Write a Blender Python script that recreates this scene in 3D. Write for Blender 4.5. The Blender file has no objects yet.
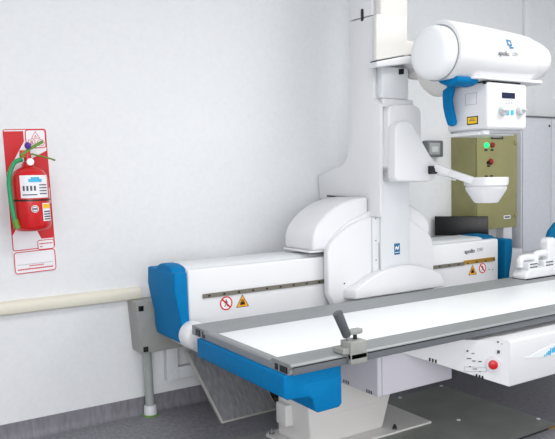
import bpy, bmesh, math, random
from mathutils import Vector, Matrix
random.seed(4)
COL = bpy.context.scene.collection
sc = bpy.context.scene
# ---------------------------------------------------------------- camera geometry
CX, CY, F = 277.5, 219.5, 675.58
YAW, PIT, ROL = .5638973, .0647104, -.0217327
CAMZ = 1.5
_fw = Vector((math.sin(YAW), math.cos(YAW), 0)); _r = Vector((math.cos(YAW), -math.sin(YAW), 0)); _u = Vector((0, 0, 1))
_f2 = _fw*math.cos(PIT) - _u*math.sin(PIT); _u2 = _u*math.cos(PIT) + _fw*math.sin(PIT)
_r3 = _r*math.cos(ROL) + _u2*math.sin(ROL); _u3 = -_r*math.sin(ROL) + _u2*math.cos(ROL)
def on(x, y, ax, v):
    """point of the world plane axis=v that is seen at photo position x, y"""
    d = _r3*((x-CX)/F) - _u3*((y-CY)/F) + _f2
    o = Vector((0, 0, CAMZ)); return o + d*((v-o[ax])/d[ax])
def xz(pts, Y):
    out = []
    for x, y in pts:
        p = on(x, y, 1, Y); out.append((p.x, p.z))
    return out
def yz(pts, X):
    out = []
    for x, y in pts:
        p = on(x, y, 0, X); out.append((p.y, p.z))
    return out
# ---------------------------------------------------------------- materials
def mat(name, col, rough=.45, metal=0, spec=.5, emit=0, coat=0, noise=None, bump=0, bscale=60, stretch=(1, 1, 1)):
    m = bpy.data.materials.new(name); m.use_nodes = True
    nt = m.node_tree; b = nt.nodes['Principled BSDF']
    b.inputs['Base Color'].default_value = (*col, 1); b.inputs['Roughness'].default_value = rough
    b.inputs['Metallic'].default_value = metal; b.inputs['Specular IOR Level'].default_value = spec
    b.inputs['Coat Weight'].default_value = coat
    if emit:
        b.inputs['Emission Color'].default_value = (*col, 1); b.inputs['Emission Strength'].default_value = emit
    if noise or bump:
        tc = nt.nodes.new('ShaderNodeTexCoord'); mp = nt.nodes.new('ShaderNodeMapping'); mp.inputs['Scale'].default_value = stretch
        n = nt.nodes.new('ShaderNodeTexNoise'); n.inputs['Scale'].default_value = bscale; n.inputs['Detail'].default_value = 4
        nt.links.new(tc.outputs['Object'], mp.inputs['Vector']); nt.links.new(mp.outputs['Vector'], n.inputs['Vector'])
        if noise:
            r = nt.nodes.new('ShaderNodeValToRGB'); r.color_ramp.elements[0].position = .3; r.color_ramp.elements[1].position = .7
            r.color_ramp.elements[0].color = (*noise, 1); r.color_ramp.elements[1].color = (*col, 1)
            nt.links.new(n.outputs['Fac'], r.inputs['Fac']); nt.links.new(r.outputs['Color'], b.inputs['Base Color'])
        if bump:
            bp = nt.nodes.new('ShaderNodeBump'); bp.inputs['Strength'].default_value = bump; bp.inputs['Distance'].default_value = .002
            nt.links.new(n.outputs['Fac'], bp.inputs['Height']); nt.links.new(bp.outputs['Normal'], b.inputs['Normal'])
    return m
def rgb(r, g, b):
    f = lambda c: (c/255)/12.92 if c/255 <= .04045 else ((c/255+.055)/1.055)**2.4
    return (f(r), f(g), f(b))
M = dict(
    wall=mat('painted_wall', rgb(230, 232, 234), .7, noise=rgb(226, 228, 231), bump=.25, bscale=35),
    ceil=mat('ceiling_paint', rgb(235, 236, 236), .8),
    cream=mat('cream_plastic', rgb(226, 222, 206), .45),
    floor=mat('vinyl_floor', rgb(146, 145, 152), .5, noise=rgb(118, 117, 124), bscale=30, stretch=(2.2, .8, 1)),
    skirt=mat('vinyl_skirting', rgb(134, 132, 140), .5, noise=rgb(112, 110, 118), bscale=14, stretch=(3, 1, .6)),
    mat_=mat('dark_mat', rgb(146, 150, 145), .45, noise=rgb(134, 138, 133), bscale=5),
    white=mat('white_enamel', rgb(226, 227, 230), .3, coat=.2),
    white2=mat('cool_white_enamel', rgb(221, 224, 228), .38, coat=.1),
    ivory=mat('ivory_enamel', rgb(230, 228, 224), .35),
    lav=mat('pale_grey_enamel', rgb(214, 212, 221), .4),
    ped=mat('pedestal_enamel', rgb(226, 224, 222), .4),
    top=mat('white_laminate', rgb(240, 243, 245), .35),
    alu=mat('brushed_aluminium', rgb(150, 154, 156), .5, .25, noise=rgb(142, 146, 148), bscale=20, stretch=(.3, 12, 12)),
    alud=mat('grey_aluminium', rgb(112, 116, 121), .45, .3),
    blue=mat('blue_plastic', rgb(0, 119, 178), .6, spec=.12, noise=rgb(0, 114, 172), bscale=25),
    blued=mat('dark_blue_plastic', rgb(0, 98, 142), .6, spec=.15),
    black=mat('black_plastic', rgb(8, 8, 10), .35),
    dark=mat('dark_gap', rgb(28, 28, 30), .7),
    grey=mat('grey_box_paint', rgb(156, 158, 154), .45, noise=rgb(150, 152, 148), bscale=18),
    pipe=mat('grey_pipe', rgb(160, 165, 163), .4),
    red=mat('red_paint', rgb(206, 12, 18), .32, coat=.2),
    signred=mat('red_print', rgb(204, 22, 30), .5),
    signwhite=mat('sign_white', rgb(238, 238, 242), .5),
    green=mat('green_hose', rgb(22, 150, 92), .4),
    lime=mat('olive_green_lever', rgb(92, 142, 44), .4),
    purple=mat('purple_seal', rgb(88, 40, 150), .4),
    olive=mat('olive_cabinet', rgb(148, 145, 98), .45, noise=rgb(140, 137, 91), bscale=9),
    chrome=mat('chrome', rgb(205, 207, 210), .2, .9),
    steel=mat('steel_strip', rgb(126, 122, 112), .35, .7),
    brass=mat('brass_strip', rgb(206, 160, 70), .32, .75),
    yellow=mat('yellow_label', rgb(244, 196, 24), .5),
    amber=mat('amber_label', rgb(244, 170, 30), .5),
    glow=mat('green_lamp', rgb(20, 240, 120), .3, emit=1.6),
    redlamp=mat('red_lamp', rgb(150, 22, 20), .3),
    logo=mat('logo_blue', rgb(10, 102, 146), .4),
    lcd=mat('display_glass', rgb(12, 22, 62), .2),
    ltext=mat('grey_print', rgb(150, 155, 160), .5), dtext=mat('dark_print', rgb(70, 76, 84), .5),
    lblue=mat('pale_blue_print', rgb(70, 180, 225), .5),
    cabwhite=mat('pale_cabinet', rgb(203, 206, 213), .5, noise=rgb(198, 201, 209), bscale=30),
    rim=mat('zinc_rim', rgb(196, 196, 190), .4, .3),
    dgrip=mat('dark_grip', rgb(82, 86, 90), .45),
    knob=mat('grey_knob', rgb(196, 200, 202), .4),
    hatch=mat('slate_vinyl', rgb(152, 152, 155), .5, noise=rgb(122, 122, 126), bscale=26, stretch=(2.5, .7, .7)),
    cable=mat('dark_cable', rgb(52, 50, 36), .5),
)
# ---------------------------------------------------------------- helpers
def link(name, bm, m, parent=None, sharp=35):
    bmesh.ops.remove_doubles(bm, verts=bm.verts, dist=1e-5)
    bmesh.ops.recalc_face_normals(bm, faces=bm.faces)
    me = bpy.data.meshes.new(name); bm.to_mesh(me); bm.free()
    for p in me.polygons: p.use_smooth = True
    me.set_sharp_from_angle(angle=math.radians(sharp))
    me.materials.append(M[m] if isinstance(m, str) else m)
    o = bpy.data.objects.new(name, me); COL.objects.link(o)
    if parent is not None:
        o.parent = parent; o.matrix_parent_inverse = parent_world(parent).inverted()
    return o
def parent_world(o):
    m = o.matrix_basis.copy()
    if o.parent is not None: m = parent_world(o.parent) @ o.matrix_parent_inverse @ m
    return m
def thing(name, label, cat, loc=(0, 0, 0), group=None):
    o = bpy.data.objects.new(name, None); COL.objects.link(o); o.location = loc; o.empty_display_size = .05
    return tag(o, label, cat, group)
def tag(o, label, cat, group=None, kind=None):
    o['label'] = label; o['category'] = cat
    if group: o['group'] = group
    if kind: o['kind'] = kind
    return o
def struct(o): o['kind'] = 'structure'; return o
def bevel(bm, w, seg=3, ang=30, sel=None):
    if w <= 0: return bm
    bmesh.ops.recalc_face_normals(bm, faces=bm.faces)
    ed = [e for e in bm.edges if len(e.link_faces) == 2 and e.calc_face_angle(0) > math.radians(ang) and (sel is None or sel(e))]
    if ed: bmesh.ops.bevel(bm, geom=ed, offset=w, segments=seg, profile=.5, affect='EDGES', clamp_overlap=True)
    return bm
def box(x0, x1, y0, y1, z0, z1, w=0, seg=3, bm=None):
    b = bmesh.new(); bmesh.ops.create_cube(b, size=1)
    for v in b.verts: v.co = Vector(((x0+x1)/2+v.co.x*(x1-x0), (y0+y1)/2+v.co.y*(y1-y0), (z0+z1)/2+v.co.z*(z1-z0)))
    bevel(b, w, seg)
    return merge(bm, b)
def merge(a, b):
    if a is None: return b
    me = bpy.data.meshes.new('tmp'); b.to_mesh(me); b.free(); a.from_mesh(me); bpy.data.meshes.remove(me); return a
def hull8(lo, hi, w=0, seg=3, bm=None):
    """lo, hi: four bottom and four top corners in order"""
    b = bmesh.new(); L = [b.verts.new(p) for p in lo]; H_ = [b.verts.new(p) for p in hi]
    b.faces.new(L[::-1]); b.faces.new(H_)
    for i in range(4): b.faces.new((L[i], L[(i+1) % 4], H_[(i+1) % 4], H_[i]))
    bevel(b, w, seg); return merge(bm, b)
def prism(pts, ax, a, c, w=0, seg=3, ang=30, bm=None, rim=False):
    """outline (2D) extruded along axis ax from a to c. ax=1: pts are (X,Z); ax=0: (Y,Z); ax=2: (X,Y)"""
    b = bmesh.new()
    def P(p, t):
        return {0: (t, p[0], p[1]), 1: (p[0], t, p[1]), 2: (p[0], p[1], t)}[ax]
    A = [b.verts.new(P(p, a)) for p in pts]; B = [b.verts.new(P(p, c)) for p in pts]
    b.faces.new(A); b.faces.new(B[::-1]); n = len(pts)
    for i in range(n): b.faces.new((A[i], B[i], B[(i+1) % n], A[(i+1) % n]))
    if rim:
        bevel(b, w, seg, ang, lambda e: abs(e.verts[0].co[ax]-e.verts[1].co[ax]) < 1e-6)
    else: bevel(b, w, seg, ang)
    return merge(bm, b)
def frame_from(d):
    d = Vector(d).normalized(); up = Vector((0, 0, 1)) if abs(d.z) < .95 else Vector((1, 0, 0))
    x = up.cross(d).normalized(); return x, d.cross(x)
def loft(rings, bm=None, cap=True):
    b = bmesh.new(); R = [[b.verts.new(p) for p in r] for r in rings]; n = len(R[0])
    for i in range(len(R)-1):
        for j in range(n): b.faces.new((R[i][j], R[i][(j+1) % n], R[i+1][(j+1) % n], R[i+1][j]))
    if cap: b.faces.new(R[0][::-1]); b.faces.new(R[-1])
    return merge(bm, b)
def lathe(o, d, prof, n=32, bm=None):
    """prof: list of (distance along d, radius)"""
    o = Vector(o); d = Vector(d).normalized(); x, y = frame_from(d)
    return loft([[o+d*t+(x*math.cos(2*math.pi*k/n)+y*math.sin(2*math.pi*k/n))*max(r, 1e-4) for k in range(n)] for t, r in prof], bm)
def cyl(a, c, r, n=20, r2=None, bm=None, w=0):
    a = Vector(a); c = Vector(c); L = (c-a).length; r2 = r if r2 is None else r2
    pr = [(0, r), (L, r2)] if not w else [(0, r-w), (w*.3, r-w*.3), (w, r), (L-w, r2), (L-w*.3, r2-w*.3), (L, r2-w)]
    return lathe(a, c-a, pr, n, bm)
def tube(pts, r, n=12, bm=None, sub=6):
    P = [Vector(p) for p in pts]; Q = []
    if len(P) > 2:
        E_ = [P[0]*2-P[1]]+P+[P[-1]*2-P[-2]]
        for i in range(1, len(E_)-2):
            for k in range(sub):
                t = k/sub; a, b_, c, d = E_[i-1:i+3]
                Q.append(.5*((2*b_)+(c-a)*t+(2*a-5*b_+4*c-d)*t*t+(3*b_-a-3*c+d)*t**3))
        Q.append(P[-1])
    else: Q = P
    rings = []
    x = None
    for i, q in enumerate(Q):
        d = (Q[min(i+1, len(Q)-1)]-Q[max(i-1, 0)]).normalized()
        if x is None: x, y = frame_from(d)
        else: x = (x-d*x.dot(d)).normalized(); y = d.cross(x)
        rr = r(i/(len(Q)-1)) if callable(r) else r
        rings.append([q+(x*math.cos(2*math.pi*k/n)+y*math.sin(2*math.pi*k/n))*rr for k in range(n)])
    return loft(rings, bm)
class Face:
    """a flat face: origin o, right u, up v, outward n; flat marks are laid on it"""
    def __init__(s, o, u, v=(0, 0, 1)):
        s.o = Vector(o); s.u = Vector(u).normalized(); s.v = Vector(v).normalized(); s.n = s.u.cross(s.v)
    def p(s, a, b, h=0): return s.o+s.u*a+s.v*b+s.n*h
    def poly(s, pts, h=.0015, bm=None, base=-.001):
        b = bmesh.new(); A = [b.verts.new(s.p(x, y, h)) for x, y in pts]; B = [b.verts.new(s.p(x, y, base)) for x, y in pts]
        b.faces.new(A); b.faces.new(B[::-1]); n = len(pts)
        for i in range(n): b.faces.new((A[i], B[i], B[(i+1) % n], A[(i+1) % n]))
        return merge(bm, b)
    def rect(s, a, b_, w, hh, h=.0015, bm=None): return s.poly([(a-w/2, b_-hh/2), (a+w/2, b_-hh/2), (a+w/2, b_+hh/2), (a-w/2, b_+hh/2)], h, bm)
    def disc(s, a, b_, r, h=.0015, n=28, bm=None): return s.poly([(a+r*math.cos(2*math.pi*k/n), b_+r*math.sin(2*math.pi*k/n)) for k in range(n)], h, bm)
    def path(s, outer, t, h=.0015, bm=None):
        """closed outline of thickness t around polygon (scaled toward the centre)"""
        cx = sum(p[0] for p in outer)/len(outer); cy = sum(p[1] for p in outer)/len(outer)
        n = len(outer); inner = []
        for i in range(n):
            p0, p1, p2 = Vector(outer[i-1]), Vector(outer[i]), Vector(outer[(i+1) % n])
            e1 = (p1-p0).normalized(); e2 = (p2-p1).normalized()
            n1 = Vector((-e1.y, e1.x)); n2 = Vector((-e2.y, e2.x)); m_ = (n1+n2).normalized()
            inner.append(p1+m_*t/max(.3, m_.dot(n1)))
        b = bmesh.new()
        rows = [[b.verts.new(s.p(q[0], q[1], hh)) for q in L] for L, hh in ((outer, -.001), (outer, h), (inner, h), (inner, -.001))]
        for k in range(4):
            A, B = rows[k], rows[(k+1) % 4]
            for i in range(n): b.faces.new((A[i], A[(i+1) % n], B[(i+1) % n], B[i]))
        return merge(bm, b)
def rrect(x0, y0, x1, y1, r, n=5):
    out = []
    for cx, cy, a in ((x1-r, y0+r, -90), (x1-r, y1-r, 0), (x0+r, y1-r, 90), (x0+r, y0+r, 180)):
        for k in range(n+1):
            t = math.radians(a+90*k/n); out.append((cx+r*math.cos(t), cy+r*math.sin(t)))
    return out
def text(name, s, F_, a, b_, size, m, parent, h=.001, shear=0, align='CENTER', bold=0):
    cu = bpy.data.curves.new(name, 'FONT'); cu.body = s; cu.size = size; cu.align_x = align; cu.align_y = 'CENTER'; cu.extrude = .0006; cu.shear = shear; cu.offset = bold
    t = bpy.data.objects.new('tmp', cu); COL.objects.link(t)
    dg = bpy.context.evaluated_depsgraph_get(); me = bpy.data.meshes.new_from_object(t.evaluated_get(dg)); bpy.data.objects.remove(t)
    me.name = name
    Mx = Matrix((( *F_.u, 0), (*F_.v, 0), (*F_.n, 0), (0, 0, 0, 1))).transposed(); Mx.translation = F_.p(a, b_, h)
    me.transform(Mx); me.materials.clear(); me.materials.append(M[m])
    o = bpy.data.objects.new(name, me); COL.objects.link(o)
    if parent is not None: o.parent = parent; o.matrix_parent_inverse = parent_world(parent).inverted()
    return o

# ================================================================= THE ROOM
WY = 4.07; RX0, RX1, RY0, RZ = -2.2, 6.6, -2.4, 3.3
struct(link('floor', box(RX0-.1, RX1+.1, RY0, WY+.1, -.1, 0), 'floor'))
struct(link('wall_back', box(RX0-.1, RX1+.1, WY, WY+.1, 0, RZ), 'wall'))
struct(link('wall_left', box(RX0-.1, RX0, RY0, WY, 0, RZ), 'wall'))
struct(link('wall_right', box(RX1, RX1+.1, RY0, WY, 0, RZ), 'wall'))
struct(link('ceiling', box(RX0-.1, RX1+.1, RY0, WY+.1, RZ, RZ+.1), 'ceil'))
# coved vinyl skirting
prof = [(WY, 0), (WY-.035, 0), (WY-.022, .008), (WY-.012, .022), (WY-.007, .045), (WY-.006, .104), (WY, .106)]
struct(link('baseboard_back', prism(prof, 0, RX0, RX1), 'skirt'))
# wall guard rail, half-round cream section
prof = [(WY, .738), (WY-.028, .74), (WY-.044, .75), (WY-.05, .766), (WY-.05, .79), (WY-.044, .806), (WY-.028, .817), (WY, .819)]
struct(link('trim_1', prism(prof, 0, RX0, 1.52), 'cream'))
# pale vertical channel on the wall at the right
struct(link('trim_2', box(5.26, 5.40, WY-.03, WY, 1.98, RZ, .004), 'wall'))

# ================================================================= FIRE EXTINGUISHER AND ITS BOARD
TA = .036
su = Vector((math.cos(TA), 0, math.sin(TA))); sv = Vector((-math.sin(TA), 0, math.cos(TA)))
sign = thing('extinguisher_sign', 'red and white fire class board hanging on the wall behind the extinguisher', 'sign', (.89, WY, .97))
SF = Face((.8825, WY-.006, 1.384), su, sv)     # centre of the board
W2, H2 = .119, .415
def onboard(pts): return pts
b = bmesh.new(); b.free()
link('board', SF.poly(rrect(-W2, -H2, W2, H2, .012), .0, base=-.006), 'signwhite', sign)
rd = SF.poly([(-W2, H2-.012), (-.008, H2-.012), (-.008, H2-.07), (-.105, H2-.235), (-W2, H2-.25)], .001)
rd = SF.poly([(-.03, H2-.20), (W2-.002, H2-.125), (W2-.002, H2-.34), (.0, H2-.46), (-.06, H2-.40)], .001, rd)
rd = SF.poly([(.045, -H2+.192), (W2-.002, -H2+.192), (W2-.002, -H2+.40), (.0, -H2+.30)], .001, rd)
rd = SF.poly([(-W2+.002, -H2+.22), (-.02, -H2+.37), (-.04, -H2+.44), (-W2+.002, -H2+.48)], .001, rd)
link('red_stripe', rd, 'signred', sign)
fr = SF.path(rrect(-W2, -H2+.135, W2, H2, .014), .005, .0012)
fr = SF.path(rrect(-W2+.002, -H2, W2-.002, -H2+.128, .018), .005, .0012, fr)
fr = SF.path(rrect(0, H2-.112, W2-.004, H2-.004, .018), .005, .0022, fr)
fr = SF.path(rrect(.02, -H2+.128, W2-.004, -H2+.185, .012), .004, .0022, fr)
link('red_outline', fr, 'signred', sign)
link('white_panel', SF.poly(rrect(.002, H2-.11, W2-.006, H2-.006, .017), .0018), 'signwhite', sign)
link('white_panel', SF.poly(rrect(.022, -H2+.13, W2-.006, -H2+.183, .011), .0018), 'signwhite', sign)
lt = SF.path([(.032, H2-.056), (.084, H2-.056), (.058, H2-.014)], .0028, .0026)
lt = SF.path([(.014, H2-.1), (.054, H2-.1), (.054, H2-.062), (.014, H2-.062)], .0028, .0026, lt)
lt = SF.path([(.085+.022*math.cos(t*math.pi/10), H2-.081+.02*math.sin(t*math.pi/10)) for t in range(20)], .0028, .0026, lt)
link('symbol_outline', lt, 'signred', sign)
text('letter', 'A', SF, .058, H2-.044, .024, 'signred', sign, .0026)
text('letter', 'B', SF, .034, H2-.081, .030, 'signred', sign, .0026, bold=.0003)
text('letter', 'C', SF, .085, H2-.081, .028, 'signred', sign, .0026, bold=.0003)
bm = None
for i in range(9): bm = SF.rect(.034+i*.0085, -H2+.163, .0062, .007, .0026, bm)
bm = SF.rect(.04, -H2+.146, .014, .005, .0026, bm)
link('printed_lettering', bm, 'signred', sign); bm = None
for i in range(7): bm = SF.rect(-.03+i*.012, -H2+.042, .009, .006, .0016, bm)
for i in range(16): bm = SF.rect(-.095+i*.0125, -H2+.024, .009, .008, .0016, bm)
link('printed_lettering', bm, 'signred', sign)
link('printed_rule', SF.rect(0, -H2+.052, .2, .0022, .0016), 'ltext', sign)

EY = WY-.12
ex = thing('fire_extinguisher', 'red fire extinguisher with green hose hanging on the left wall board', 'fire extinguisher', (.872, EY, 1.2))
e0 = Vector((.868, EY, 1.222)); R_ = .1
link('cylinder', lathe(e0, sv, [(0, .06), (.004, .082), (.014, .092), (.03, R_), (.28, R_), (.31, .094), (.335, .078), (.352, .05), (.362, .03), (.385, .028)], 40), 'red', ex)
link('valve', cyl(e0+sv*.375, e0+sv*.43, .02, 16, bm=box(e0.x-.055, e0.x-.0, EY-.015, EY+.015, e0.z+.41, e0.z+.45, .004)), 'red', ex)
link('wall_hook', box(e0.x-.03, e0.x+.03, e0.y+.06, WY-.0075, e0.z+.30, e0.z+.33, .002), 'chrome', ex)
link('gauge', cyl(e0+sv*.385+Vector((.004, -.02, 0)), e0+sv*.385+Vector((.004, -.045, 0)), .02, 20), 'chrome', ex, )
h0 = e0+sv*.415
def bar(pts, w, t, bm=None):
    for a, c in zip(pts, pts[1:]):
        a = Vector(a); c = Vector(c); d = (c-a).normalized(); s = Vector((0, 1, 0)); nn = d.cross(s).normalized()*t/2; s = s*w/2
        bm = hull8([a-s-nn, a+s-nn, a+s+nn, a-s+nn], [c-s-nn, c+s-nn, c+s+nn, c-s+nn], .002, 1, bm)
    return bm
link('carry_handle', bar([h0+Vector((-.045, -.005, -.01)), h0+Vector((.02, -.005, .015)), h0+Vector((.125, -.005, -.012)), h0+Vector((.15, -.005, -.022))], .022, .008), 'lime', ex)
link('squeeze_lever', bar([h0+Vector((-.04, -.005, .005)), h0+Vector((.015, -.005, .045)), h0+Vector((.085, -.005, .085))], .026, .016), 'lime', ex)
link('safety_seal', lathe(h0+Vector((0, -.02, .06)), (0, 0, 1), [(-.02, .004), (-.012, .015), (0, .019), (.012, .015), (.02, .004)], 16), 'purple', ex)
hp = [e0+sv*.40+Vector((-.03, -.005, 0)), e0+sv*.38+Vector((-.075, -.01, 0)), e0+sv*.30+Vector((-.112, -.03, 0)), e0+sv*.18+Vector((-.115, -.04, 0)), e0+sv*.05+Vector((-.105, -.05, 0))]
link('hose', tube(hp, .0125, 12), 'green', ex)
link('nozzle', cyl(hp[-1]+Vector((0, 0, .02)), hp[-1]+Vector((.012, 0, -.03)), .016, 14, .019), 'lime', ex)
def wrap(a0, a1, z0, z1, r, n=10):
    b = bmesh.new(); g = []
    for k in range(n+1):
        a = math.radians(a0+(a1-a0)*k/n)
        q = e0+Vector((math.sin(a)*r, -math.cos(a)*r, 0)); g.append((b.verts.new(q+sv*z0), b.verts.new(q+sv*z1)))
    for k in range(n): b.faces.new((g[k][0], g[k+1][0], g[k+1][1], g[k][1]))
    return b
lb = link('label_sheet', wrap(-42, 52, .185, .31, R_+.001), 'signwhite', ex)
link('label_header', wrap(-16, 26, .272, .29, R_+.002), 'lblue', lb)
link('label_header', wrap(-8, 18, .288, .300, R_+.002), 'lblue', lb)
bm = None
for i in range(4): bm = merge(bm, wrap(-34+i*11, -28+i*11, .225, .252, R_+.002, 2))
for j in range(4): bm = merge(bm, wrap(16, 46, .205+j*.016, .211+j*.016, R_+.002, 6))
bm = merge(bm, wrap(-36, 8, .2, .206, R_+.002, 6))
link('label_print', bm, 'dtext', lb)
link('strap', wrap(-180, 180, .168, .177, R_+.003, 40), 'black', ex)
s2 = link('inspection_sticker', wrap(22, 60, .055, .155, R_+.001), 'signwhite', ex)
link('sticker_header', wrap(24, 58, .125, .15, R_+.002), 'yellow', s2)
bm = None
for j in range(4): bm = merge(bm, wrap(26, 56, .062+j*.014, .069+j*.014, R_+.002, 4))
link('sticker_print', bm, 'dtext', s2)
EF = Face(e0+Vector((0, -R_-.001, 0)), su, sv)
rs = link('round_sticker', EF.disc(-.005, .125, .02, .003), 'signwhite', ex)
link('sticker_emblem', EF.path([(-.005+.0165*math.cos(t*math.pi/10), .125+.0165*math.sin(t*math.pi/10)) for t in range(20)], .003, .004, EF.rect(-.005, .125, .022, .009, .004)), 'dtext', rs)

# ================================================================= JUNCTION BOX, CONDUIT, TRUNKING
jb = thing('junction_box', 'grey metal junction box on the wall under the cream guard rail', 'junction box', (1.6, WY, .42))
q = [(1.440, .745), (1.465, .422), (1.90, .432), (1.90, .745)]
link('enclosure', prism(q, 1, 3.915, WY, .004), 'grey', jb)
lid = link('lid', prism([(1.444, .74), (1.469, .427), (1.895, .437), (1.895, .74)], 1, 3.905, 3.915, .002), 'grey', jb)
for (x, z) in ((1.468, .708), (1.490, .452)):
    link('lid_clip', box(x-.016, x+.016, 3.899, 3.906, z-.016, z+.016, .002), 'black', lid)
cp = thing('conduit_pipe', 'grey plastic pipe running from the junction box down to the floor', 'pipe', (1.54, 3.985, 0))
link('pipe', cyl((1.535, 4.005, .43), (1.545, 4.005, .03), .028, 24), 'pipe', cp)
link('floor_collar', cyl((1.545, 4.005, .001), (1.545, 4.005, .064), .042, 24, .038, w=.004), 'white2', cp)
link('sealant', lathe((1.545, 4.005, 0), (0, 0, 1), [(0, .052), (.004, .050), (.008, .043)], 24), 'lime', cp)
tr = thing('cable_trunking', 'white angled cable trunking low on the wall beside the pipe', 'trunking', (1.7, WY, .19))
link('upright', box(1.672, 1.752, 4.015, WY, .19, .421, .004), 'white2', tr)
link('run', box(1.755, 2.62, 4.015, WY, .19, .27, .004), 'white2', tr)
link('mitre_cover', prism([(1.670, .188), (1.755, .188), (1.755, .272), (1.750, .272)], 1, 4.010, 4.016, .001), 'white2', tr)

# ================================================================= LEANING HATCH COVER AND CABLES
hc = thing('floor_hatch_cover', 'slate grey floor hatch cover leaning against the wall under the table', 'hatch cover', (2.04, 3.6, 0))
p0 = Vector((1.845, 3.595, .004)); top = on(185.5, 350, 1, 3.93); uu = Vector((.405, 0, .004)); vv = top-p0
nn = uu.cross(vv).normalized(); nn = nn if nn.y > 0 else -nn
def slab(p, u, v, n0, n1, inset=0, w=.0):
    un, vn = u.normalized()*inset, v.normalized()*inset
    c = [p+un+vn, p+u-un+vn, p+u+v-un-vn, p+v+un-vn]
    return hull8([q+nn*n0 for q in c], [q+nn*n1 for q in c], w)
link('vinyl_top', slab(p0, uu, vv, -.001, .01, .010), 'hatch', hc)
link('metal_tray', slab(p0, uu, vv, .001, .024, 0, .002), 'rim', hc)
cb = thing('cable_bundle', 'dark loops of cable on the floor behind the table pedestal', 'cables', (2.2, 3.7, 0))
for k in range(7):
    a = random.uniform(0, 6.28); pts = []
    for t in range(9):
        ang = a+t*.75; pts.append((2.32+.10*math.cos(ang)*(1+.1*k*.5)+.01*k, 3.67+.065*math.sin(ang), .012+.014*k+.012*math.sin(t*1.7+k)))
    link('cable', tube(pts, .007, 8), 'cable', cb)

# ================================================================= THE LONG RAIL BEAM
bmn = thing('tube_stand_beam', 'long white horizontal beam with blue end caps behind the table', 'x-ray beam', (2.9, 3.68, .53))
BY = 3.5
link('body', box(1.60, 4.24, BY, 3.86, .64, .975, .014), 'white', bmn)
link('lower_body', box(1.60, 4.24, 3.415, 3.83, .50, .655, .05, 5), 'white', bmn)
prof = [(3.555, .973), (3.57, .984), (3.60, .992), (3.80, .992), (3.825, .984), (3.84, .973)]
link('lower_end', lathe(on(198, 337, 1, 3.39), (0, 1, 0), [(0, .045), (.004, .062), (.014, .074), (.03, .079), (.085, .079)], 32), 'white', bmn)
link('ridge_cover', prism(prof, 0, 1.60, 4.20, .006), 'white2', bmn)
link('wall_bracket', box(1.95, 2.35, 3.855, WY, .6, .9, .01), 'white2', bmn)
link('wall_bracket', box(3.5, 3.9, 3.855, WY, .6, .9, .01), 'white2', bmn)
def capm(x0, s, w=.02):
    pr = [(0, .968), (-.003, .87), (.010, .79), (.032, .70), (.036, .60), (.046, .555), (.075, .545), (.090, .56), (.086, .70), (.078, .968)]
    pr = [(x0+s*a, z) for a, z in pr]
    return prism(pr, 1, 3.475, 3.875, w, 3, 25)
c1 = link('end_cap', capm(1.508, 1), 'blue', bmn); c1['label'] = 'blue cap on the left end'
link('ridge_dome', prism([(3.52, .95), (3.535, .98), (3.57, .994), (3.62, 1.002), (3.70, 1.002), (3.74, .99), (3.76, .955)], 0, 1.516, 1.61, .012, 2, 40), 'blue', c1)
c2 = link('end_cap', capm(4.375, -1), 'blued', bmn); c2['label'] = 'blue cap on the right end'
link('ridge_dome', prism([(3.53, .955), (3.55, .978), (3.59, .994), (3.64, 1.002), (3.74, 1.002), (3.80, .99), (3.84, .955)], 0, 4.12, 4.275, .012, 2, 40), 'blued', c2)
st = link('slot_strip', box(1.69, 3.85, 3.492, 3.502, .802, .828), 'steel', bmn)
sb = link('slot_strip', box(3.85, 4.19, 3.492, 3.502, .807, .837), 'brass', bmn); sb['label'] = 'brass coloured end of the strip'
for k in range(26):
    x = 1.73+k*.098
    link('slot', box(x-.007, x+.007, 3.490, 3.493, .81, .821), 'black', sb if x > 3.85 else st)
BF = Face((0, BY, 0), (1, 0, 0))
def figure(F_, a, b_, s, m, parent, h=.004):
    bm = F_.disc(a, b_+.62*s, .13*s, h, 12)
    bm = F_.poly([(a-.12*s, b_+.45*s), (a-.12*s, b_-.05*s), (a+.14*s, b_-.05*s), (a+.14*s, b_+.45*s)], h, bm)
    bm = F_.poly([(a-.12*s, b_-.05*s), (a-.42*s, b_-.62*s), (a-.26*s, b_-.68*s), (a+.05*s, b_-.05*s)], h, bm)
    bm = F_.poly([(a+.0*s, b_-.05*s), (a+.22*s, b_-.68*s), (a+.38*s, b_-.62*s), (a+.14*s, b_-.05*s)], h, bm)
    bm = F_.poly([(a+.10*s, b_+.45*s), (a+.45*s, b_+.12*s), (a+.38*s, b_+.02*s), (a+.10*s, b_+.25*s)], h, bm)
    bm = F_.poly([(a-.10*s, b_+.45*s), (a-.45*s, b_+.18*s), (a-.40*s, b_+.08*s), (a-.10*s, b_+.25*s)], h, bm)
    return link('pictogram', bm, m, parent)
def no_entry(x, z, r=.041):
    d = link('prohibition_label', BF.disc(x, z, r, .0018), 'signwhite', bmn); d['label'] = 'round no-standing label'
    figure(BF, x, z, r*.75, 'black', d, .0026)
    bm = BF.path([(x+r*math.cos(t*math.pi/16), z+r*math.sin(t*math.pi/16)) for t in range(32)], r*.17, .0036)
    c = .7071; t = r*.08
    bm = BF.poly([(x-r*.62-t, z+r*.62-t), (x+r*.62-t, z-r*.62-t), (x+r*.62+t, z-r*.62+t), (x-r*.62+t, z+r*.62+t)], .0036, bm)
    link('red_ring', bm, 'signred', d)
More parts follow.
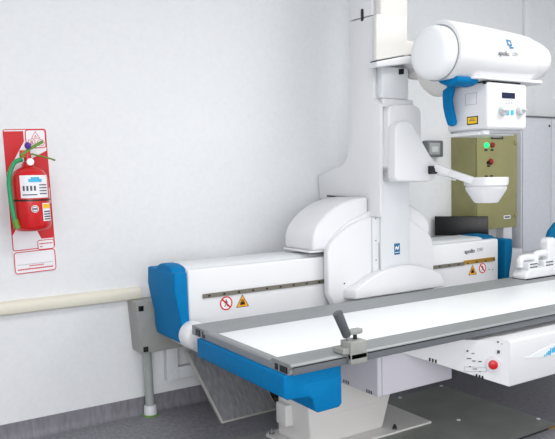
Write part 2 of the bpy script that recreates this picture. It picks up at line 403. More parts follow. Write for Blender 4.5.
def warn(x, z, s=.05):
    tri = [(x-s, z-s*.8), (x+s, z-s*.8), (x, z+s*.9)]
    d = link('warning_label', BF.poly(tri, .0018), 'amber', bmn); d['label'] = 'yellow triangle warning label'
    link('triangle_outline', BF.path(tri, s*.07, .0028), 'dtext', d)
    bm = BF.poly([(x-.4*s, z-.5*s), (x-.3*s, z-.1*s), (x+.3*s, z-.1*s), (x+.4*s, z-.5*s)], .0028)
    for k in range(4): bm = BF.rect(x-.21*s+k*.14*s, z+.05*s, .07*s, .45*s-abs(k-1.5)*.12*s, .0028, bm)
    link('pictogram', bm, 'black', d)
no_entry(1.842, .757); warn(1.952, .757, .044)
warn(3.945, .757, .045); no_entry(4.055, .762, .038)
text('brand_name', 'apollo', BF, 3.915, .902, .045, 'dtext', bmn, .002, bold=.0005)
text('model_name', 'DRF', BF, 4.03, .905, .038, 'ltext', bmn, .002)
link('rivet', BF.disc(4.13, .745, .004, .003, 10, BF.disc(4.17, .74, .004, .003, 10)), 'black', bmn)

# ================================================================= THE TUBE STAND (column, arm, tube, collimator, compressor)
ts = thing('x_ray_tube_stand', 'tall white x-ray column with tube head standing on the beam', 'x-ray column', (3.05, 3.5, .7))
link('column', box(2.935, 3.195, 3.40, 3.68, 1.04, 2.95, .008), 'white2', ts)
# front plate running down to the low hump
link('front_plate', box(2.945, 3.20, 3.385, 3.412, .86, 1.99, .006), 'white2', ts)
scw = link('screw_strip', box(2.885, 2.935, 3.40, 3.412, .80, 1.21, .002), 'white2', ts)
SFc = Face((0, 3.40, 0), (1, 0, 0))
for z in (1.205, 1.06, .93): link('screw', SFc.disc(2.912, z, .004, .002, 10), 'dark', scw)
sp = yz([(349, 22), (373, 15.5), (373, 98), (380, 104), (380, 217), (361, 216), (360, 197), (320, 199), (318, 176), (334, 168.5), (341, 166), (345, 162), (347, 157), (348, 150)], 2.905)
link('side_cover', prism(sp, 0, 2.905, 2.934, .004, 2), 'white', ts)
ucov = [(3.655, 2.53), (3.405, 2.522), (3.405, 2.95), (3.655, 2.95)]
up = link('upper_cover', prism(ucov, 0, 2.905, 2.934, .004, 2), 'white', ts)
CF = Face((2.905, 0, 0), (0, -1, 0))
link('cover_slot', CF.poly(rrect(-3.512, 2.50, -3.485, 2.58, .012), .002), 'black', up)
link('gap_shade', prism(yz([(327, 195.2), (360, 197.4), (360, 198.8), (327, 196.6)], 2.902), 0, 2.900, 2.906), 'black', ts)  # black strip stands in for shade in the gap below the side cover
# telescoping cream sleeve with arm
link('sleeve', prism(xz([(376.7, 13.7), (407.5, 16), (407.5, 40), (419, 42), (422, 56), (414, 54.5), (404, 55.3), (376.4, 60.3)], 3.33), 1, 3.33, 3.365, .007, 3, 20), 'ivory', ts)
link('inner_sleeve', box(2.93, 3.165, 3.345, 3.40, 2.5, 2.95, .01), 'ivory', ts)
link('arm_bracket', prism(xz([(377, 61.5), (400, 57), (410, 55.6), (417, 57.5), (424, 66), (424, 76), (417, 67), (410, 63.4), (377, 67)], 3.27), 1, 3.27, 3.36, .006, 3, 20), 'white', ts)
link('bracket_seam', prism(xz([(376.5, 60.3), (404, 55.3), (404, 57.3), (376.5, 62.3)], 3.33), 1, 3.335, 3.39), 'dtext', ts)
link('bracket_hook', prism(xz([(399.5, 69), (404, 68.5), (404, 74), (399.5, 74.5)], 3.338), 1, 3.338, 3.35), 'black', ts)
link('lower_collar', box(2.935, 3.165, 3.345, 3.40, 1.985, 2.19, .008), 'white2', ts)
link('arm', box(3.19, 3.34, 3.19, 3.40, 2.12, 2.30, .03), 'ivory', ts)
# joint drum behind the tube
HUB = Vector((3.24, 3.20, 2.16))
link('joint_drum', lathe(HUB, (0, -1, 0), [(0, .13), (.015, .16), (.04, .175), (.16, .175), (.2, .16)], 40), 'ivory', ts)
# --- tube head
TY, TZ, TR = 2.87, 2.205, .18
rings = []
N = 40
def tring(x, ry, rz, cy=TY, cz=TZ, flat=.0):
    out = []
    for k in range(N):
        a = 2*math.pi*k/N; y = math.cos(a); z = math.sin(a)
        z = z*rz
        if z < -rz+flat: z = -rz+flat
        out.append((x, cy+y*ry, cz+z))
    return out
fl = .018
prof = [(2.945, .165, .16), (2.95, .178, .174), (2.965, .184, .182), (3.2, .184, .180), (3.5, .180, .168), (3.63, .176, .160), (3.66, .172, .155), (3.675, .165, .146), (3.74, .158, .139), (3.81, .138, .12), (3.85, .10, .086), (3.868, .06, .05), (3.871, .02, .02)]
th = link('tube_housing', loft([tring(x, a, b_, cz=TZ-(x-2.9)*.01, flat=fl) for x, a, b_ in prof]), 'white', ts)
prof = [(2.946, .160, .155), (2.905, .160, .155), (2.885, .155, .150), (2.868, .138, .134), (2.86, .105, .10), (2.857, .02, .02)]
link('end_disc', loft([tring(x, a, b_, cz=TZ-.012) for x, a, b_ in prof]), 'top', th)
link('disc_seam', loft([tring(2.943, .167, .163, cz=TZ-.010), tring(2.949, .167, .163, cz=TZ-.010)]), 'ltext', th)
link('base_flange', prism(rrect(3.10, TY-.15, 3.74, TY+.10, .05), 2, TZ-.165, TZ-.146, .004, 2), 'white', ts)
# logo and name follow the round side of the housing
def prof_at(x):
    k = max(0, min(1, (x-3.2)/.3)); return .180-.012*k+.001, .184-.004*k+.001
def curved(name, polys, m, parent, dz=0):
    bm = bmesh.new()
    for pl in polys:
        vs = []
        for x, z in pl:
            rz_, ry_ = prof_at(x); t = max(-1, min(1, (z-(TZ-(x-2.9)*.01))/rz_)); y = TY-math.sqrt(max(0, 1-t*t))*ry_-.004
            vs.append(bm.verts.new((x, y, z)))
        bm.faces.new(vs)
    return link(name, bm, m, parent)
def pxp(pl): return [tuple(q) for q in xz(pl, TY-.165)]
lx, lz = xz([(508.5, 44)], TY-.165)[0]
s = .026
curved('maker_logo', [[(lx-s, lz+s), (lx+s*.6, lz+s), (lx+s*.6, lz+s*.6), (lx-s, lz+s*.6)], [(lx-s, lz+s*.6), (lx-s*.5, lz+s*.6), (lx-s*.5, lz-s*.5), (lx-s, lz-s*.5)],
    [(lx+s*.2, lz+s*.6), (lx+s*.6, lz+s*.6), (lx+s*.6, lz-s*.6), (lx+s*.2, lz-s*.6)], [(lx-s*.5, lz-s*.2), (lx+s*.2, lz-s*.2), (lx+s*.2, lz-s*.6), (lx-s*.5, lz-s*.6)], [(lx-s*.5, lz-s*.75), (lx+s, lz-s*.75), (lx+s, lz-s*1.1), (lx-s*.5, lz-s*1.1)]], 'logo', th)
TF = Face((3.37, TY-.166, 0), (1, 0, 0), (0, -.25, 1))
def wraptext(s, x, z, size, m, bold):
    o = text('name_lettering', s, Face((0, 0, 0), (1, 0, 0)), x, z, size, m, th, bold=bold)
    for v in o.data.vertices:
        rz_, ry_ = prof_at(v.co.x); t = max(-1, min(1, (v.co.z-(TZ-(v.co.x-2.9)*.01))/rz_)); v.co.y = TY-math.sqrt(max(0, 1-t*t))*ry_-.004
    return o
nx, nz = xz([(502, 53.5)], TY-.18)[0]
wraptext('apollo', nx+.01, nz, .04, 'dtext', .0005); wraptext('DRF', nx+.115, nz+.003, .034, 'ltext', 0)
# --- collimator
CXa, CXb, CYa, CYb, CZa, CZb = 3.215, 3.575, 2.73, 3.06, 1.748, 2.03
co = link('collimator', box(CXa, CXb, CYa, CYb, CZa, CZb, .022, 4), 'white', ts)
link('collimator_neck', box(3.25, 3.55, 2.76, 3.0, 2.02, 2.05, .004), 'dark', ts)
CFr = Face((CXa, CYa, CZa), (1, 0, 0)); CW = CXb-CXa; CH = CZb-CZa
def cpt(x, y): a = on(x, y, 1, CYa); return a.x-CXa, a.z-CZa
a, b_ = cpt(508.3, 95.6); link('display', CFr.rect(a, b_, .118, .034, .003), 'lcd', co)
for px_, dd in ((502, -1), (519.5, 1)):
    a, b_ = cpt(px_, 110.5)
    kb = link('knob', cyl(CFr.p(a, b_, -.001), CFr.p(a, b_, .024), .033, 24, .028, w=.004), 'knob', co)
    link('knob_grip', hull8([CFr.p(a-.008-.03*(dd < 0), b_-.006, .02), CFr.p(a+.03, b_-.006, .02), CFr.p(a+.03, b_+.008, .02), CFr.p(a-.008-.03*(dd < 0), b_+.008, .02)], [CFr.p(a-.004-.03*(dd < 0), b_-.004, .036), CFr.p(a+.026, b_-.004, .036), CFr.p(a+.026, b_+.006, .036), CFr.p(a-.004-.03*(dd < 0), b_+.006, .036)], .002), 'knob', kb)
for px_ in (507.5, 512):
    a, b_ = cpt(px_, 112.5); link('blue_button', CFr.poly(rrect(a-.012, b_-.015, a+.012, b_+.015, .004), .004), 'lblue', co)
bm = None
for i in range(3):
    a, b_ = cpt(506+i*2.9, 103.3-i*.2); bm = CFr.disc(a, b_, .005, .002, 10, bm)
    a, b_ = cpt(506+i*2.9, 100.5-i*.2); bm = CFr.rect(a, b_, .01, .004, .002, bm)
link('indicator', bm, 'ltext', co)
CL = Face((CXa, 0, 0), (0, -1, 0))
def lpt(x, y): a = on(x, y, 0, CXa); return -a.y, a.z
a, b_ = lpt(472.5, 120.5); yl = link('laser_label', CL.rect(a, b_, .085, .05, .0015), 'black', co)
link('yellow_face', CL.rect(a, b_, .072, .037, .0025), 'yellow', yl)
link('printed_line', CL.rect(a, b_, .05, .004, .0032, bm=CL.rect(a, b_+.009, .03, .004, .0032)), 'dtext', yl)
a, b_ = lpt(471, 99); link('blank_plate', CL.path([(a-.045, b_-.035), (a+.045, b_-.035), (a+.045, b_+.035), (a-.045, b_+.035)], .002, .0012), 'ltext', co)
a, b_ = lpt(485, 82.5); link('screw', cyl(CL.p(a, b_, -.002), CL.p(a, b_, .012), .009, 14), 'black', co)
link('guide_rail', box(CXa+.02, CXb-.03, CYa+.03, CYb-.03, CZa-.022, CZa+.002, .004), 'chrome', co)
link('filter_tray', box(CXa-.015, CXb-.05, CYa+.06, CYb-.01, CZa-.030, CZa-.012, .003), 'white', co)
link('tray_knob', cyl((CXa+.03, CYa+.05, CZa-.028), (CXa+.03, CYa+.05, CZa-.006), .028, 20), 'white2', co)
# blue handle
XH = 3.195
hpt = yz([(433, 76), (457, 75), (457, 84), (455, 92), (453.5, 100), (455, 110), (457.5, 121), (457, 125), (454, 126.5), (451, 125), (448.5, 117), (446.5, 107), (446, 97), (446.5, 88), (442, 86.5), (437.5, 83)], XH)
bh = link('blue_handle', prism(hpt, 0, XH-.035, XH, .007, 2, 60, rim=True), 'blue', ts)
link('handle_yoke', prism(yz([(433, 75), (458, 76), (457, 81.5), (452, 84.5), (446, 86), (440, 83.5), (436, 80)], 2.99), 0, 2.99, 3.17, .008, 2), 'blue', bh)
# --- compressor carriage and arm
cg = xz([(388.5, 112), (390, 107), (394, 104.5), (414, 104.5), (420, 108), (421.5, 113), (421.5, 182), (393, 182), (392.5, 171), (388.5, 167)], 3.29)
ca = link('carriage', prism(cg, 1, 3.29, 3.385, .012, 3), 'white', ts)
link('carriage_collar', box(2.945, 3.215, 3.35, 3.386, 1.93, 1.985, .008), 'white', ts)
cg = xz([(395.5, 130), (397, 125), (400, 122), (405, 120.5), (410, 121.5), (413, 124), (430.5, 155.5), (436, 162), (436.5, 174), (434, 180), (427, 181.5), (398, 181.5), (395.5, 179)], 3.215)
link('arm_cover', prism(cg, 1, 3.215, 3.295, .014, 4, 12), 'white', ts)
aj = on(434, 170, 1, 3.2)
link('pivot_socket', cyl(aj+Vector((-.04, 0, 0)), aj+Vector((.010, -.004, 0)), .027, 24), 'black', ts)
bc = on(486, 178.5, 1, 2.97)
bz = bc.z
a1 = aj+Vector((.0, -.01, .018)); a2 = Vector((bc.x-.12, bc.y, bz-.012))
pa = [a1, a1.lerp(a2, .4)+Vector((0, 0, -.002)), a2]
def flat(pts, w, t, bm=None):
    for a, c in zip(pts, pts[1:]):
        d = (c-a).normalized(); s = d.cross(Vector((0, 0, 1))).normalized(); n_ = s.cross(d).normalized()
        bm = hull8([a-s*w/2-n_*t/2, a+s*w/2-n_*t/2, a+s*w/2+n_*t/2, a-s*w/2+n_*t/2], [c-s*w/2-n_*t/2, c+s*w/2-n_*t/2, c+s*w/2+n_*t/2, c-s*w/2+n_*t/2], .004, 2, bm)
    return bm
link('compressor_arm', flat(pa, .05, .045), 'white', ts)
link('arm_strut', flat([a1+Vector((.01, .0, -.05)), a1.lerp(a2, .55)+Vector((0, 0, -.035))], .02, .012), 'white2', ts)
bwl = link('compression_cone', lathe((bc.x, bc.y, bz), (0, 0, 1), [(-.155, .02), (-.156, .07), (-.15, .078), (-.075, .126), (-.055, .13), (-.05, .124), (-.045, .13), (-.042, .137), (.004, .140), (.008, .136), (.0, .128), (-.03, .122), (-.13, .07), (-.132, .02)], 48), 'white', ts)
link('cone_clip', box(bc.x+.115, bc.x+.150, bc.y-.02, bc.y+.02, bz-.08, bz+.005, .004), 'ivory', bwl)
# --- saddle covers
arc = [(2.445, 1.02), (2.445, 1.10), (2.465, 1.155), (2.50, 1.20), (2.56, 1.252), (2.62, 1.287), (2.69, 1.316), (2.78, 1.338), (2.90, 1.348), (2.90, 1.02)]
link('left_shroud', prism(arc, 1, 3.455, 3.79, .022, 4, 14), 'white', ts)
link('shroud_lip', box(2.43, 2.60, 3.47, 3.78, 1.008, 1.022, .005), 'white', ts)
arc = [(3.20, 1.04), (3.20, 1.305), (3.26, 1.29), (3.34, 1.25), (3.41, 1.20), (3.45, 1.15), (3.46, 1.10), (3.45, 1.04)]
link('right_shroud', prism(arc, 1, 3.455, 3.72, .018, 4, 14), 'white', ts)
wg = [(2.575, .66), (2.53, .745), (2.53, 1.02), (2.545, 1.05), (2.58, 1.085), (2.63, 1.125), (2.714, 1.17), (2.80, 1.2), (2.93, 1.222), (3.18, 1.20), (3.25, 1.168), (3.35, 1.11), (3.41, 1.07), (3.44, 1.035), (3.455, .98), (3.455, .66)]
link('wing_plate', prism(wg, 1, 3.413, 3.468, .012, 3, 12, rim=True), 'white', ts)
wg = [(x+.03 if x < 2.9 else x-.03, z+(.0 if z < .7 else .03)) for x, z in wg[1:-1]]
link('wing_rim', prism(wg, 1, 3.44, 3.49, .006, 2, 12, rim=True), 'white', ts)
hm = [(2.69, .70), (2.69, .765), (2.75, .797), (2.82, .83), (2.90, .858), (3.0, .877), (3.08, .884), (3.16, .881), (3.25, .866), (3.34, .842), (3.41, .812), (3.45, .785), (3.475, .745), (3.48, .70)]
bm = prism(hm, 1, 3.335, 3.415, 0)
for v in bm.verts:
    if v.co.y > 3.4 and v.co.x < 2.70: v.co.x -= .045
bevel(bm, .012, 3, 12)
link('low_cover', bm, 'white', ts)
link('wing_screw', cyl((2.655, 3.41, .80), (2.655, 3.414, .80), .005, 10), 'black', ts)
# small logo on the front plate
LF = Face((0, 3.385, 0), (1, 0, 0))
lg = xz([(397, 249)], 3.385)[0]
lo = link('maker_logo', LF.rect(lg[0], lg[1], .05, .075, .0015), 'logo', ts)
x, z = lg
link('logo_mark', LF.poly([(x-.016, z-.008), (x-.016, z+.012), (x-.006, z+.022), (x+.006, z+.008), (x+.016, z+.026), (x+.016, z+.008), (x+.006, z-.008), (x-.004, z+.006)], .0028, LF.rect(x, z-.022, .04, .004, .0028)), 'signwhite', lo)
# pedestal carrying the stand, behind the table
link('support_foot', box(2.75, 3.30, 3.5, 3.82, 0, .53, .01), 'white2', ts)

# ================================================================= PATIENT TABLE
tb = thing('x_ray_table', 'long white patient table with aluminium rails and blue bumper', 'x-ray table', (2.4, 3.05, 0))
TX1 = 5.0
link('tabletop', box(1.565, TX1-.06, 2.505, 3.115, .655, .690, .002), 'top', tb)
# front rail: thin lip above a recessed web
pr = [(2.345, .694), (2.352, .701), (2.49, .701), (2.517, .692), (2.517, .65), (2.37, .65), (2.37, .660), (2.356, .660), (2.356, .678), (2.366, .680), (2.366, .690), (2.345, .690)]
fr_ = link('front_rail', prism(pr, 0, 1.535, TX1), 'alu', tb)
link('rail_web', box(1.55, TX1, 2.352, 2.3575, .652, .682, .001), 'alud', tb)
link('rail_groove', box(1.56, TX1, 2.3535, 2.367, .682, .6895), 'dark', tb)
link('rail_slot', box(1.531, 1.537, 2.375, 2.43, .657, .684), 'black', fr_)
link('rail_slot', box(1.531, 1.537, 2.45, 2.47, .657, .684), 'black', fr_)
pr = [(3.32, .701), (3.32, .65), (3.095, .65), (3.095, .691), (3.13, .701)]
br_ = link('back_rail', prism(pr, 0, 1.535, TX1), 'alu', tb)
link('rail_slot', box(1.531, 1.537, 3.22, 3.27, .657, .69), 'black', br_)
link('rail_slot', box(1.531, 1.537, 3.16, 3.19, .657, .69), 'black', br_)
pr = [(1.525, .690), (1.533, .697), (1.56, .697), (1.578, .691), (1.578, .65), (1.533, .65), (1.533, .676), (1.525, .680)]
link('end_rail', prism(pr, 1, 2.50, 3.16), 'alu', tb)
link('end_rail', box(TX1-.06, TX1, 2.5, 3.1, .65, .695, .003), 'alu', tb)
# blue bumper
bmp = prism([(1.512, .651), (1.512, .556), (1.53, .545), (1.64, .536), (1.818, .536), (1.818, .651)], 1, 2.368, 3.215, .006, 3)
bp = link('bumper', bmp, 'blue', tb)
link('bumper_block', prism([(1.60, .56), (1.62, .540), (1.645, .534), (1.660, .518), (1.670, .472), (1.685, .458), (1.802, .460), (1.819, .474), (1.819, .60), (1.62, .60)], 1, 2.3665, 3.02, .006, 3), 'blue', bp)
# left bucky box
X1, Y1 = 2.228, 2.60
bk = link('detector_box', box(X1, 2.766, Y1, 2.93, .357, .65, .006), 'lav', tb)
BL = Face((X1, 0, 0), (0, -1, 0))
bm = None
for c in ((344, 381.5), (367, 391.5)):
    for k in range(3):
        a = on(c[0]+k*2.2, c[1]+k*.9, 0, X1); link('vent_slot', BL.poly([(-a.y-.005, a.z-.006), (-a.y+.004, a.z-.006), (-a.y+.004, a.z+.012), (-a.y-.005, a.z+.012)], .001), 'black', bk)
link('corner_seam', box(X1+.027, X1+.030, Y1-.0015, Y1+.01, .362, .65), 'ltext', bk)
# right bucky box with an oblique control face
A = on(403, 353, 1, 2.60); Bx, By = 2.812, 2.25
B0 = on(510, 387, 1, By); zb = B0.z; Bx = B0.x; zt = .627
b2 = link('detector_housing', box(Bx, 4.6, By, 3.1, zb, zt, .008), 'white', tb)
dirv = Vector((Bx-A.x, By-A.y, 0))
bm = bmesh.new()
vs = [bm.verts.new(p) for p in [(A.x, A.y, A.z), (Bx+.002, By+.004, zb), (Bx+.1, 2.60, zb), (A.x, A.y, .645), (Bx+.002, By+.004, zt), (Bx+.1, 2.60, .645)]]
for f_ in ((0, 2, 1), (3, 4, 5), (0, 1, 4, 3), (1, 2, 5, 4), (2, 0, 3, 5)): bm.faces.new([vs[i] for i in f_])
cf = link('control_fairing', bm, 'white', tb)
OF = Face((A.x, A.y, 0), dirv)
def opt(x, y):
    d = _r3*((x-CX)/F) - _u3*((y-CY)/F) + _f2; o = Vector((0, 0, CAMZ)); t = (OF.o-o).dot(OF.n)/d.dot(OF.n); p = o+d*t
    return (p-OF.o).dot(OF.u), p.z
a, z = opt(493, 364.5)
es = link('stop_button', cyl(OF.p(a, z, -.002), OF.p(a, z, .004), .040, 28, .038), 'white2', cf)
link('button_cap', cyl(OF.p(a, z, .003), OF.p(a, z, .020), .0245, 24, .022, w=.003), 'red', es)
bm = None
for (x_, y_, w_, h_) in ((467.5, 351, .012, .012), (473, 353.5, .02, .004), (498.5, 352, .018, .022), (498, 342, .012, .010), (502, 344, .006, .005), (469, 358.5, .03, .006), (474, 361, .022, .006), (480, 361.5, .022, .006), (470, 366.5, .012, .004), (475, 369, .03, .004), (480, 371.5, .012, .004)):
    a, z = opt(x_, y_); link('printed_mark', OF.rect(a, z, w_*.75, h_*.75, .0015), 'dtext', cf)
for c in ((476.5, 375.8),  (429.8, 359.5)):
    for k in range(3):
        a, z = opt(c[0]+k*3, c[1]+k*.9); link('vent_slot', OF.rect(a, z, .009, .018, .0015), 'black', cf)
a, z = opt(475.5, 369.3); link('printed_frame', OF.path([(a-.055, z-.012), (a+.055, z-.012), (a+.055, z+.012), (a-.055, z+.012)], .0012, .001), 'ltext', cf)
HF = Face((0, By, 0), (1, 0, 0))
sw = xz([(524, 357.5), (531, 355.5), (540, 350), (555, 343.5), (575, 340), (600, 340), (600, 345), (580, 350), (555, 354.5), (540, 357), (530, 358)], By)
w_ = link('white_swoosh', HF.poly(sw[::-1], .002), 'top', b2)
lx_, lz_ = xz([(550, 351.5)], By)[0]
bm = None
for i, (dx, hh, ww) in enumerate(((-.052, .015, .012), (-.034, .022, .008), (-.018, .030, .016), (-.002, .052, .011), (.018, .036, .018), (.036, .05, .011), (.052, .05, .011), (.075, .036, .02), (.10, .036, .016))):
    bm = HF.poly([(lx_+dx-ww/2, lz_+dx*.26-hh*.36), (lx_+dx+ww/2, lz_+dx*.26-hh*.36), (lx_+dx+ww/2+.006, lz_+dx*.26+hh*.36), (lx_+dx-ww/2+.006, lz_+dx*.26+hh*.36)], .0032, bm)
link('blue_lettering', bm, 'lblue', w_)
# pedestal, base plate
pd = link('pedestal', hull8([(2.055, 2.96, .012), (2.572, 2.96, .012), (2.572, 3.24, .012), (2.02, 3.24, .012)], [(2.02, 2.95, .648), (2.78, 2.95, .648), (2.78, 3.22, .648), (2.02, 3.22, .648)], .012), 'ped', tb)
PF = Face((0, 2.957, 0), (1, 0, 0))
link('recess_outline', PF.path(rrect(2.17, .17, 2.56, .42, .04), .003, .0012), 'lav', pd)
link('side_block', box(1.985, 2.06, 3.10, 3.2, .10, .22, .006), 'ped', tb)
link('base_plate', prism([(1.99, 3.30), (1.955, 3.27), (1.97, 3.12), (2.02, 2.865), (2.872, 2.865), (2.872, 3.29)][::-1], 2, 0.002, .014, .002, 1), 'ped', tb)
for (x, y) in ((2.61, 2.90), (1.99, 3.26)):
    bt = link('anchor_bolt', cyl((x, y, .013), (x, y, .02), .016, 16), 'alud', tb)
    link('bolt_nut', lathe((x, y, .02), (0, 0, 1), [(0, .011), (.012, .011), (.013, .006), (.022, .006)], 6), 'dark' if x > 2 else 'alu', bt)

# ================================================================= RAIL CLAMP ON THE FRONT RAIL
cl = thing('rail_clamp', 'grey metal clamp with black handle gripping the front table rail', 'clamp', (1.88, 2.33, .66))
link('clamp_body', box(1.838, 1.932, 2.322, 2.40, .675, .755, .004, bm=box(1.838, 1.932, 2.322, 2.343, .655, .70, .002)), 'grey', cl)
link('clamp_jaw', prism([(2.335, .728), (2.41, .728), (2.42, .715), (2.41, .703), (2.335, .703)], 0, 1.805, 1.84, .002, 1), 'grey', cl)
ha = on(349.5, 342, 1, 2.37); hb = on(337.2, 312.5, 1, 2.37)
link('handle_shaft', cyl(ha+(ha-hb)*.02, ha.lerp(hb, .3), .011, 16), 'chrome', cl)
link('handle_grip', cyl(ha.lerp(hb, .2), hb, .020, 20, .023, w=.004), 'dgrip', cl)
kc = Vector((1.90, 2.37, .755))
link('thumb_screw', cyl(kc, kc+Vector((0, 0, .025)), .009, 14), 'black', cl)
link('wing_head', prism([(1.862, 2.355), (1.88, 2.345), (1.925, 2.35), (1.94, 2.362), (1.935, 2.39), (1.90, 2.397), (1.865, 2.385)], 2, .78, .800, .005, 2), 'grey', cl)

# ================================================================= HAND GRIP ON THE BACK RAIL
hg = thing('hand_grip_unit', 'white hand grip unit with blue side panel on the back table rail', 'hand grip', (4.3, 3.22, .70))
link('sled', prism([(4.125, .704), (4.125, .73), (4.15, .757), (4.19, .775), (4.70, .79), (4.70, .704)], 1, 3.16, 3.28, .01), 'white', hg)
link('sled_edge', box(4.13, 4.70, 3.155, 3.285, .7015, .709), 'black', hg)
def grip(x0, x1, y, z):
    return tube([(x0, y, z-.05), (x0, y, z-.01), (x0+.02, y, z+.012), ((x0+x1)/2, y, z+.015), (x1, y, z+.012)], .026, 14)
link('grip_bar', grip(4.155, 4.33, 3.235, .838), 'white', hg)
link('grip_bar', grip(4.31, 4.52, 3.22, .86), 'white', hg)
for x in (4.225, 4.41):
    gr = link('roller_frame', box(x-.055, x+.055, 3.17, 3.25, .765, .825, .008), 'white2', hg)
    link('roller_slot', box(x-.04, x+.04, 3.166, 3.172, .808, .815, bm=box(x-.04, x+.04, 3.166, 3.172, .785, .792)), 'dtext', gr)
link('upright', prism(xz([(544, 270), (543, 242), (545, 238), (549, 237), (553, 239), (554, 245), (554, 268)], 3.23), 1, 3.19, 3.26, .008), 'white', hg)
link('blue_side_panel', prism([(4.53, .712), (4.52, .86), (4.53, .95), (4.57, 1.03), (4.64, 1.085), (4.74, 1.11), (4.86, 1.085), (4.93, 1.03), (4.97, .95), (4.98, .86), (4.97, .712)], 1, 3.265, 3.31, .012, 3), 'blued', hg)

# ================================================================= BACKGROUND RIGHT
cbx = thing('control_cabinet', 'olive green electrical cabinet with lamps hung on the back wall', 'electrical cabinet', (4.58, WY, 1.02))
GX0, GX1, GY, GZ0, GZ1 = 4.33, 4.828, 3.79, 1.018, 1.845
link('cabinet_body', box(GX0, GX1, GY+.018, WY, GZ0, GZ1, .004), 'olive', cbx)
dr = link('cabinet_door', box(GX0+.004, GX1, GY, GY+.015, GZ0, GZ1, .004), 'olive', cbx)
link('door_gasket', box(GX0+.012, GX1-.01, GY+.014, GY+.019, GZ0+.008, GZ1-.008), 'dark', cbx)
GF = Face((0, GY, 0), (1, 0, 0))
def gp(x, y): p = on(x, y, 1, GY); return p.x, p.z
a, z = gp(497, 137.5); np_ = link('name_plate', GF.rect(a, z, .15, .028, .002), 'black', dr)
link('plate_print', GF.rect(a, z, .11, .006, .003), 'ltext', np_)
for x_, y_, m_, r_ in ((486, 145.3, 'glow', .021), (492, 145, 'redlamp', .022), (490.3, 161.8, 'redlamp', .026), (487.8, 162.6, 'black', .014)):
    a, z = gp(x_, y_); link('pilot_lamp' if m_ != 'black' else 'key_switch', lathe(GF.p(a, z, -.002), (0, -1, 0), [(0, r_), (.012, r_), (.022, r_*.8), (.028, r_*.3)], 20), m_, dr)
for x_, y_ in ((485.8, 150), (491.8, 150), (488.5, 166), (486, 176.3), (491.5, 176)):
    a, z = gp(x_, y_); link('lamp_tag', GF.rect(a, z, .036, .014, .002), 'black', dr)
for y_ in (143, 215):
    a, z = gp(515.3, y_); link('door_lock', lathe(GF.p(a, z, -.002), (0, -1, 0), [(0, .018), (.01, .018), (.014, .01)], 16), 'olive', dr)
a, z = gp(507, 217); mp_ = link('maker_plate', GF.rect(a, z, .085, .03, .002), 'signwhite', dr)
link('plate_print', GF.rect(a, z, .065, .014, .003), 'dtext', mp_)
cd = thing('cabinet_conduit', 'dark conduit dropping from the olive cabinet to the floor', 'conduit', (4.66, 3.98, 0))
link('duct', box(4.60, 4.66, 3.95, 4.02, 0, 1.017, .004), 'alud', cd)
cd = thing('wall_duct', 'narrow pale grey wall duct between the olive cabinet and tall cabinet', 'duct', (4.98, WY, 0))
link('duct', box(4.90, 5.02, 3.99, WY, .0, 1.96, .006), 'white2', cd)
wc = thing('tall_cabinet', 'tall pale grey cabinet against the wall right of the olive cabinet', 'cabinet', (5.6, 3.95, 0))
link('cabinet_body', box(5.06, 6.30, 3.93, 4.03, .0, 1.975, .004), 'cabwhite', wc)
link('door_panel', box(5.075, 5.47, 3.918, 3.93, .03, 1.96, .003), 'cabwhite', wc)
link('door_panel', box(5.478, 6.28, 3.918, 3.93, .03, 1.96, .003), 'cabwhite', wc)
link('top_edge', box(5.055, 6.305, 3.915, 4.03, 1.975, 1.985, .001), 'alud', wc)
link('hinge_pin', cyl((5.44, 3.917, 1.90), (5.44, 3.912, 1.90), .01, 12), 'dark', wc)
lw = thing('low_cupboard', 'low white cupboard in front of the tall pale cabinet', 'cupboard', (5.2, 3.75, 0))
link('cupboard_body', box(4.80, 5.60, 3.62, 3.90, 0, .74, .01), 'white2', lw)
link('worktop', box(4.79, 5.61, 3.61, 3.90, .741, .765, .006), 'white', lw)
ub = tag(link('white_wall_unit', box(4.62, 4.79, 3.70, 3.94, 0, .84, .008), 'white2'), 'slim white unit standing beside the right blue cap of the beam', 'cabinet')
# black box resting on the far end of the beam
bb = thing('black_box', 'black rectangular box resting on the right end of the beam', 'box', (4.2, 3.8, 1.04))
A_ = Vector((4.086, 4.025, 0)); B_ = Vector((4.345, 3.69, 0)); dv = (B_-A_).normalized(); nv = Vector((-dv.y, dv.x, 0)); nv = nv if nv.x > 0 else -nv
z0, z1 = .977, 1.135
q4 = [A_, B_, B_+nv*.042, A_+nv*.042]
link('case', hull8([(p.x, p.y, z0) for p in q4], [(p.x, p.y, z1) for p in q4], .004), 'black', bb)
BBf = Face((A_.x, A_.y, 0), dv)
bm = None
for z in (1.10, 1.08, 1.06): link('front_mark', BBf.rect(.355, z, .03, .002, .001), 'dtext', bb)
# wall socket
sk = thing('wall_socket', 'small grey socket box on the wall right of the column', 'socket', (4.08, WY, 1.68))
link('back_box', box(3.99, 4.17, 4.0, WY, 1.625, 1.76, .012), 'alud', sk)
link('socket_plate', box(4.005, 4.125, 3.994, 4.002, 1.645, 1.74, .004), 'pipe', sk)
link('socket_insert', box(4.03, 4.10, 3.99, 3.995, 1.665, 1.71, .002), 'knob', sk)

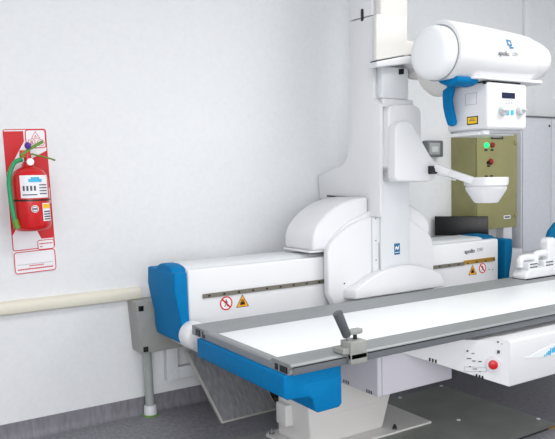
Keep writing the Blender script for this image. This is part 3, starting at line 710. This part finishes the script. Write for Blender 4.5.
# ================================================================= FLOOR ACCESS PLATE
fm = thing('floor_access_plate', 'dark grey floor plate with pale studs beside the table pedestal', 'floor plate', (2.6, 2.9, 0))
link('plate', box(1.4, 3.46, 2.42, 3.345, -.004, .0018), 'mat_', fm)
for (x_, y_) in ((400, 397.6), (442.5, 385.6), (458.5, 420), (539, 418.5)):
    p = on(x_, y_, 2, .002); p.x = min(p.x, 3.44)
    link('stud', cyl((p.x, p.y, .0015), (p.x, p.y, .005), .013, 16, .010), 'signwhite', fm)
tag(link('brass_floor_strip', box(3.35, 4.4, 2.402, 2.418, -.002, .003, .001), 'brass'), 'thin brass strip along the floor at the plate corner', 'floor strip')
link('edge_gap', box(1.4, 3.40, 2.404, 2.42, -.004, .001), 'black', fm)

# ================================================================= CAMERA AND LIGHT
cam = bpy.data.cameras.new('camera'); co_ = bpy.data.objects.new('camera', cam); COL.objects.link(co_)
mx = Matrix((_r3, _u3, -_f2)).transposed().to_4x4(); mx.translation = (0, 0, CAMZ); co_.matrix_world = mx
cam.sensor_width = 36; cam.lens = F/555*36; cam.clip_start = .05; sc.camera = co_
def area(name, loc, target, sx, sy, e, col=(1, 1, 1)):
    l = bpy.data.lights.new(name, 'AREA'); l.shape = 'RECTANGLE'; l.size = sx; l.size_y = sy; l.energy = e; l.color = col
    o = bpy.data.objects.new(name, l); COL.objects.link(o); o.location = loc
    o.rotation_euler = (Vector(target)-Vector(loc)).to_track_quat('-Z', 'Y').to_euler()
area('ceiling_light', (1.3, 1.5, 3.22), (1.3, 1.5, 0), 1.3, .9, 30, (1, .99, .97))
area('ceiling_light', (4.0, 1.7, 3.22), (4.0, 1.7, 0), 1.3, .9, 46, (1, .99, .97))
area('fill_light', (-1.3, -1.6, 1.5), (1.6, 3.8, .7), 3.2, 2.2, 84, (1, 1, 1))  # fill light added out of view behind the camera, no window there
w = bpy.data.worlds.new('world'); w.use_nodes = True; sc.world = w
w.node_tree.nodes['Background'].inputs[0].default_value = (1, 1, 1, 1); w.node_tree.nodes['Background'].inputs[1].default_value = 1.5
sc.view_settings.view_transform = 'Standard'; sc.view_settings.look = 'None'; sc.view_settings.gamma = 1; sc.view_settings.use_curve_mapping = False
sc.view_settings.exposure = 0.07
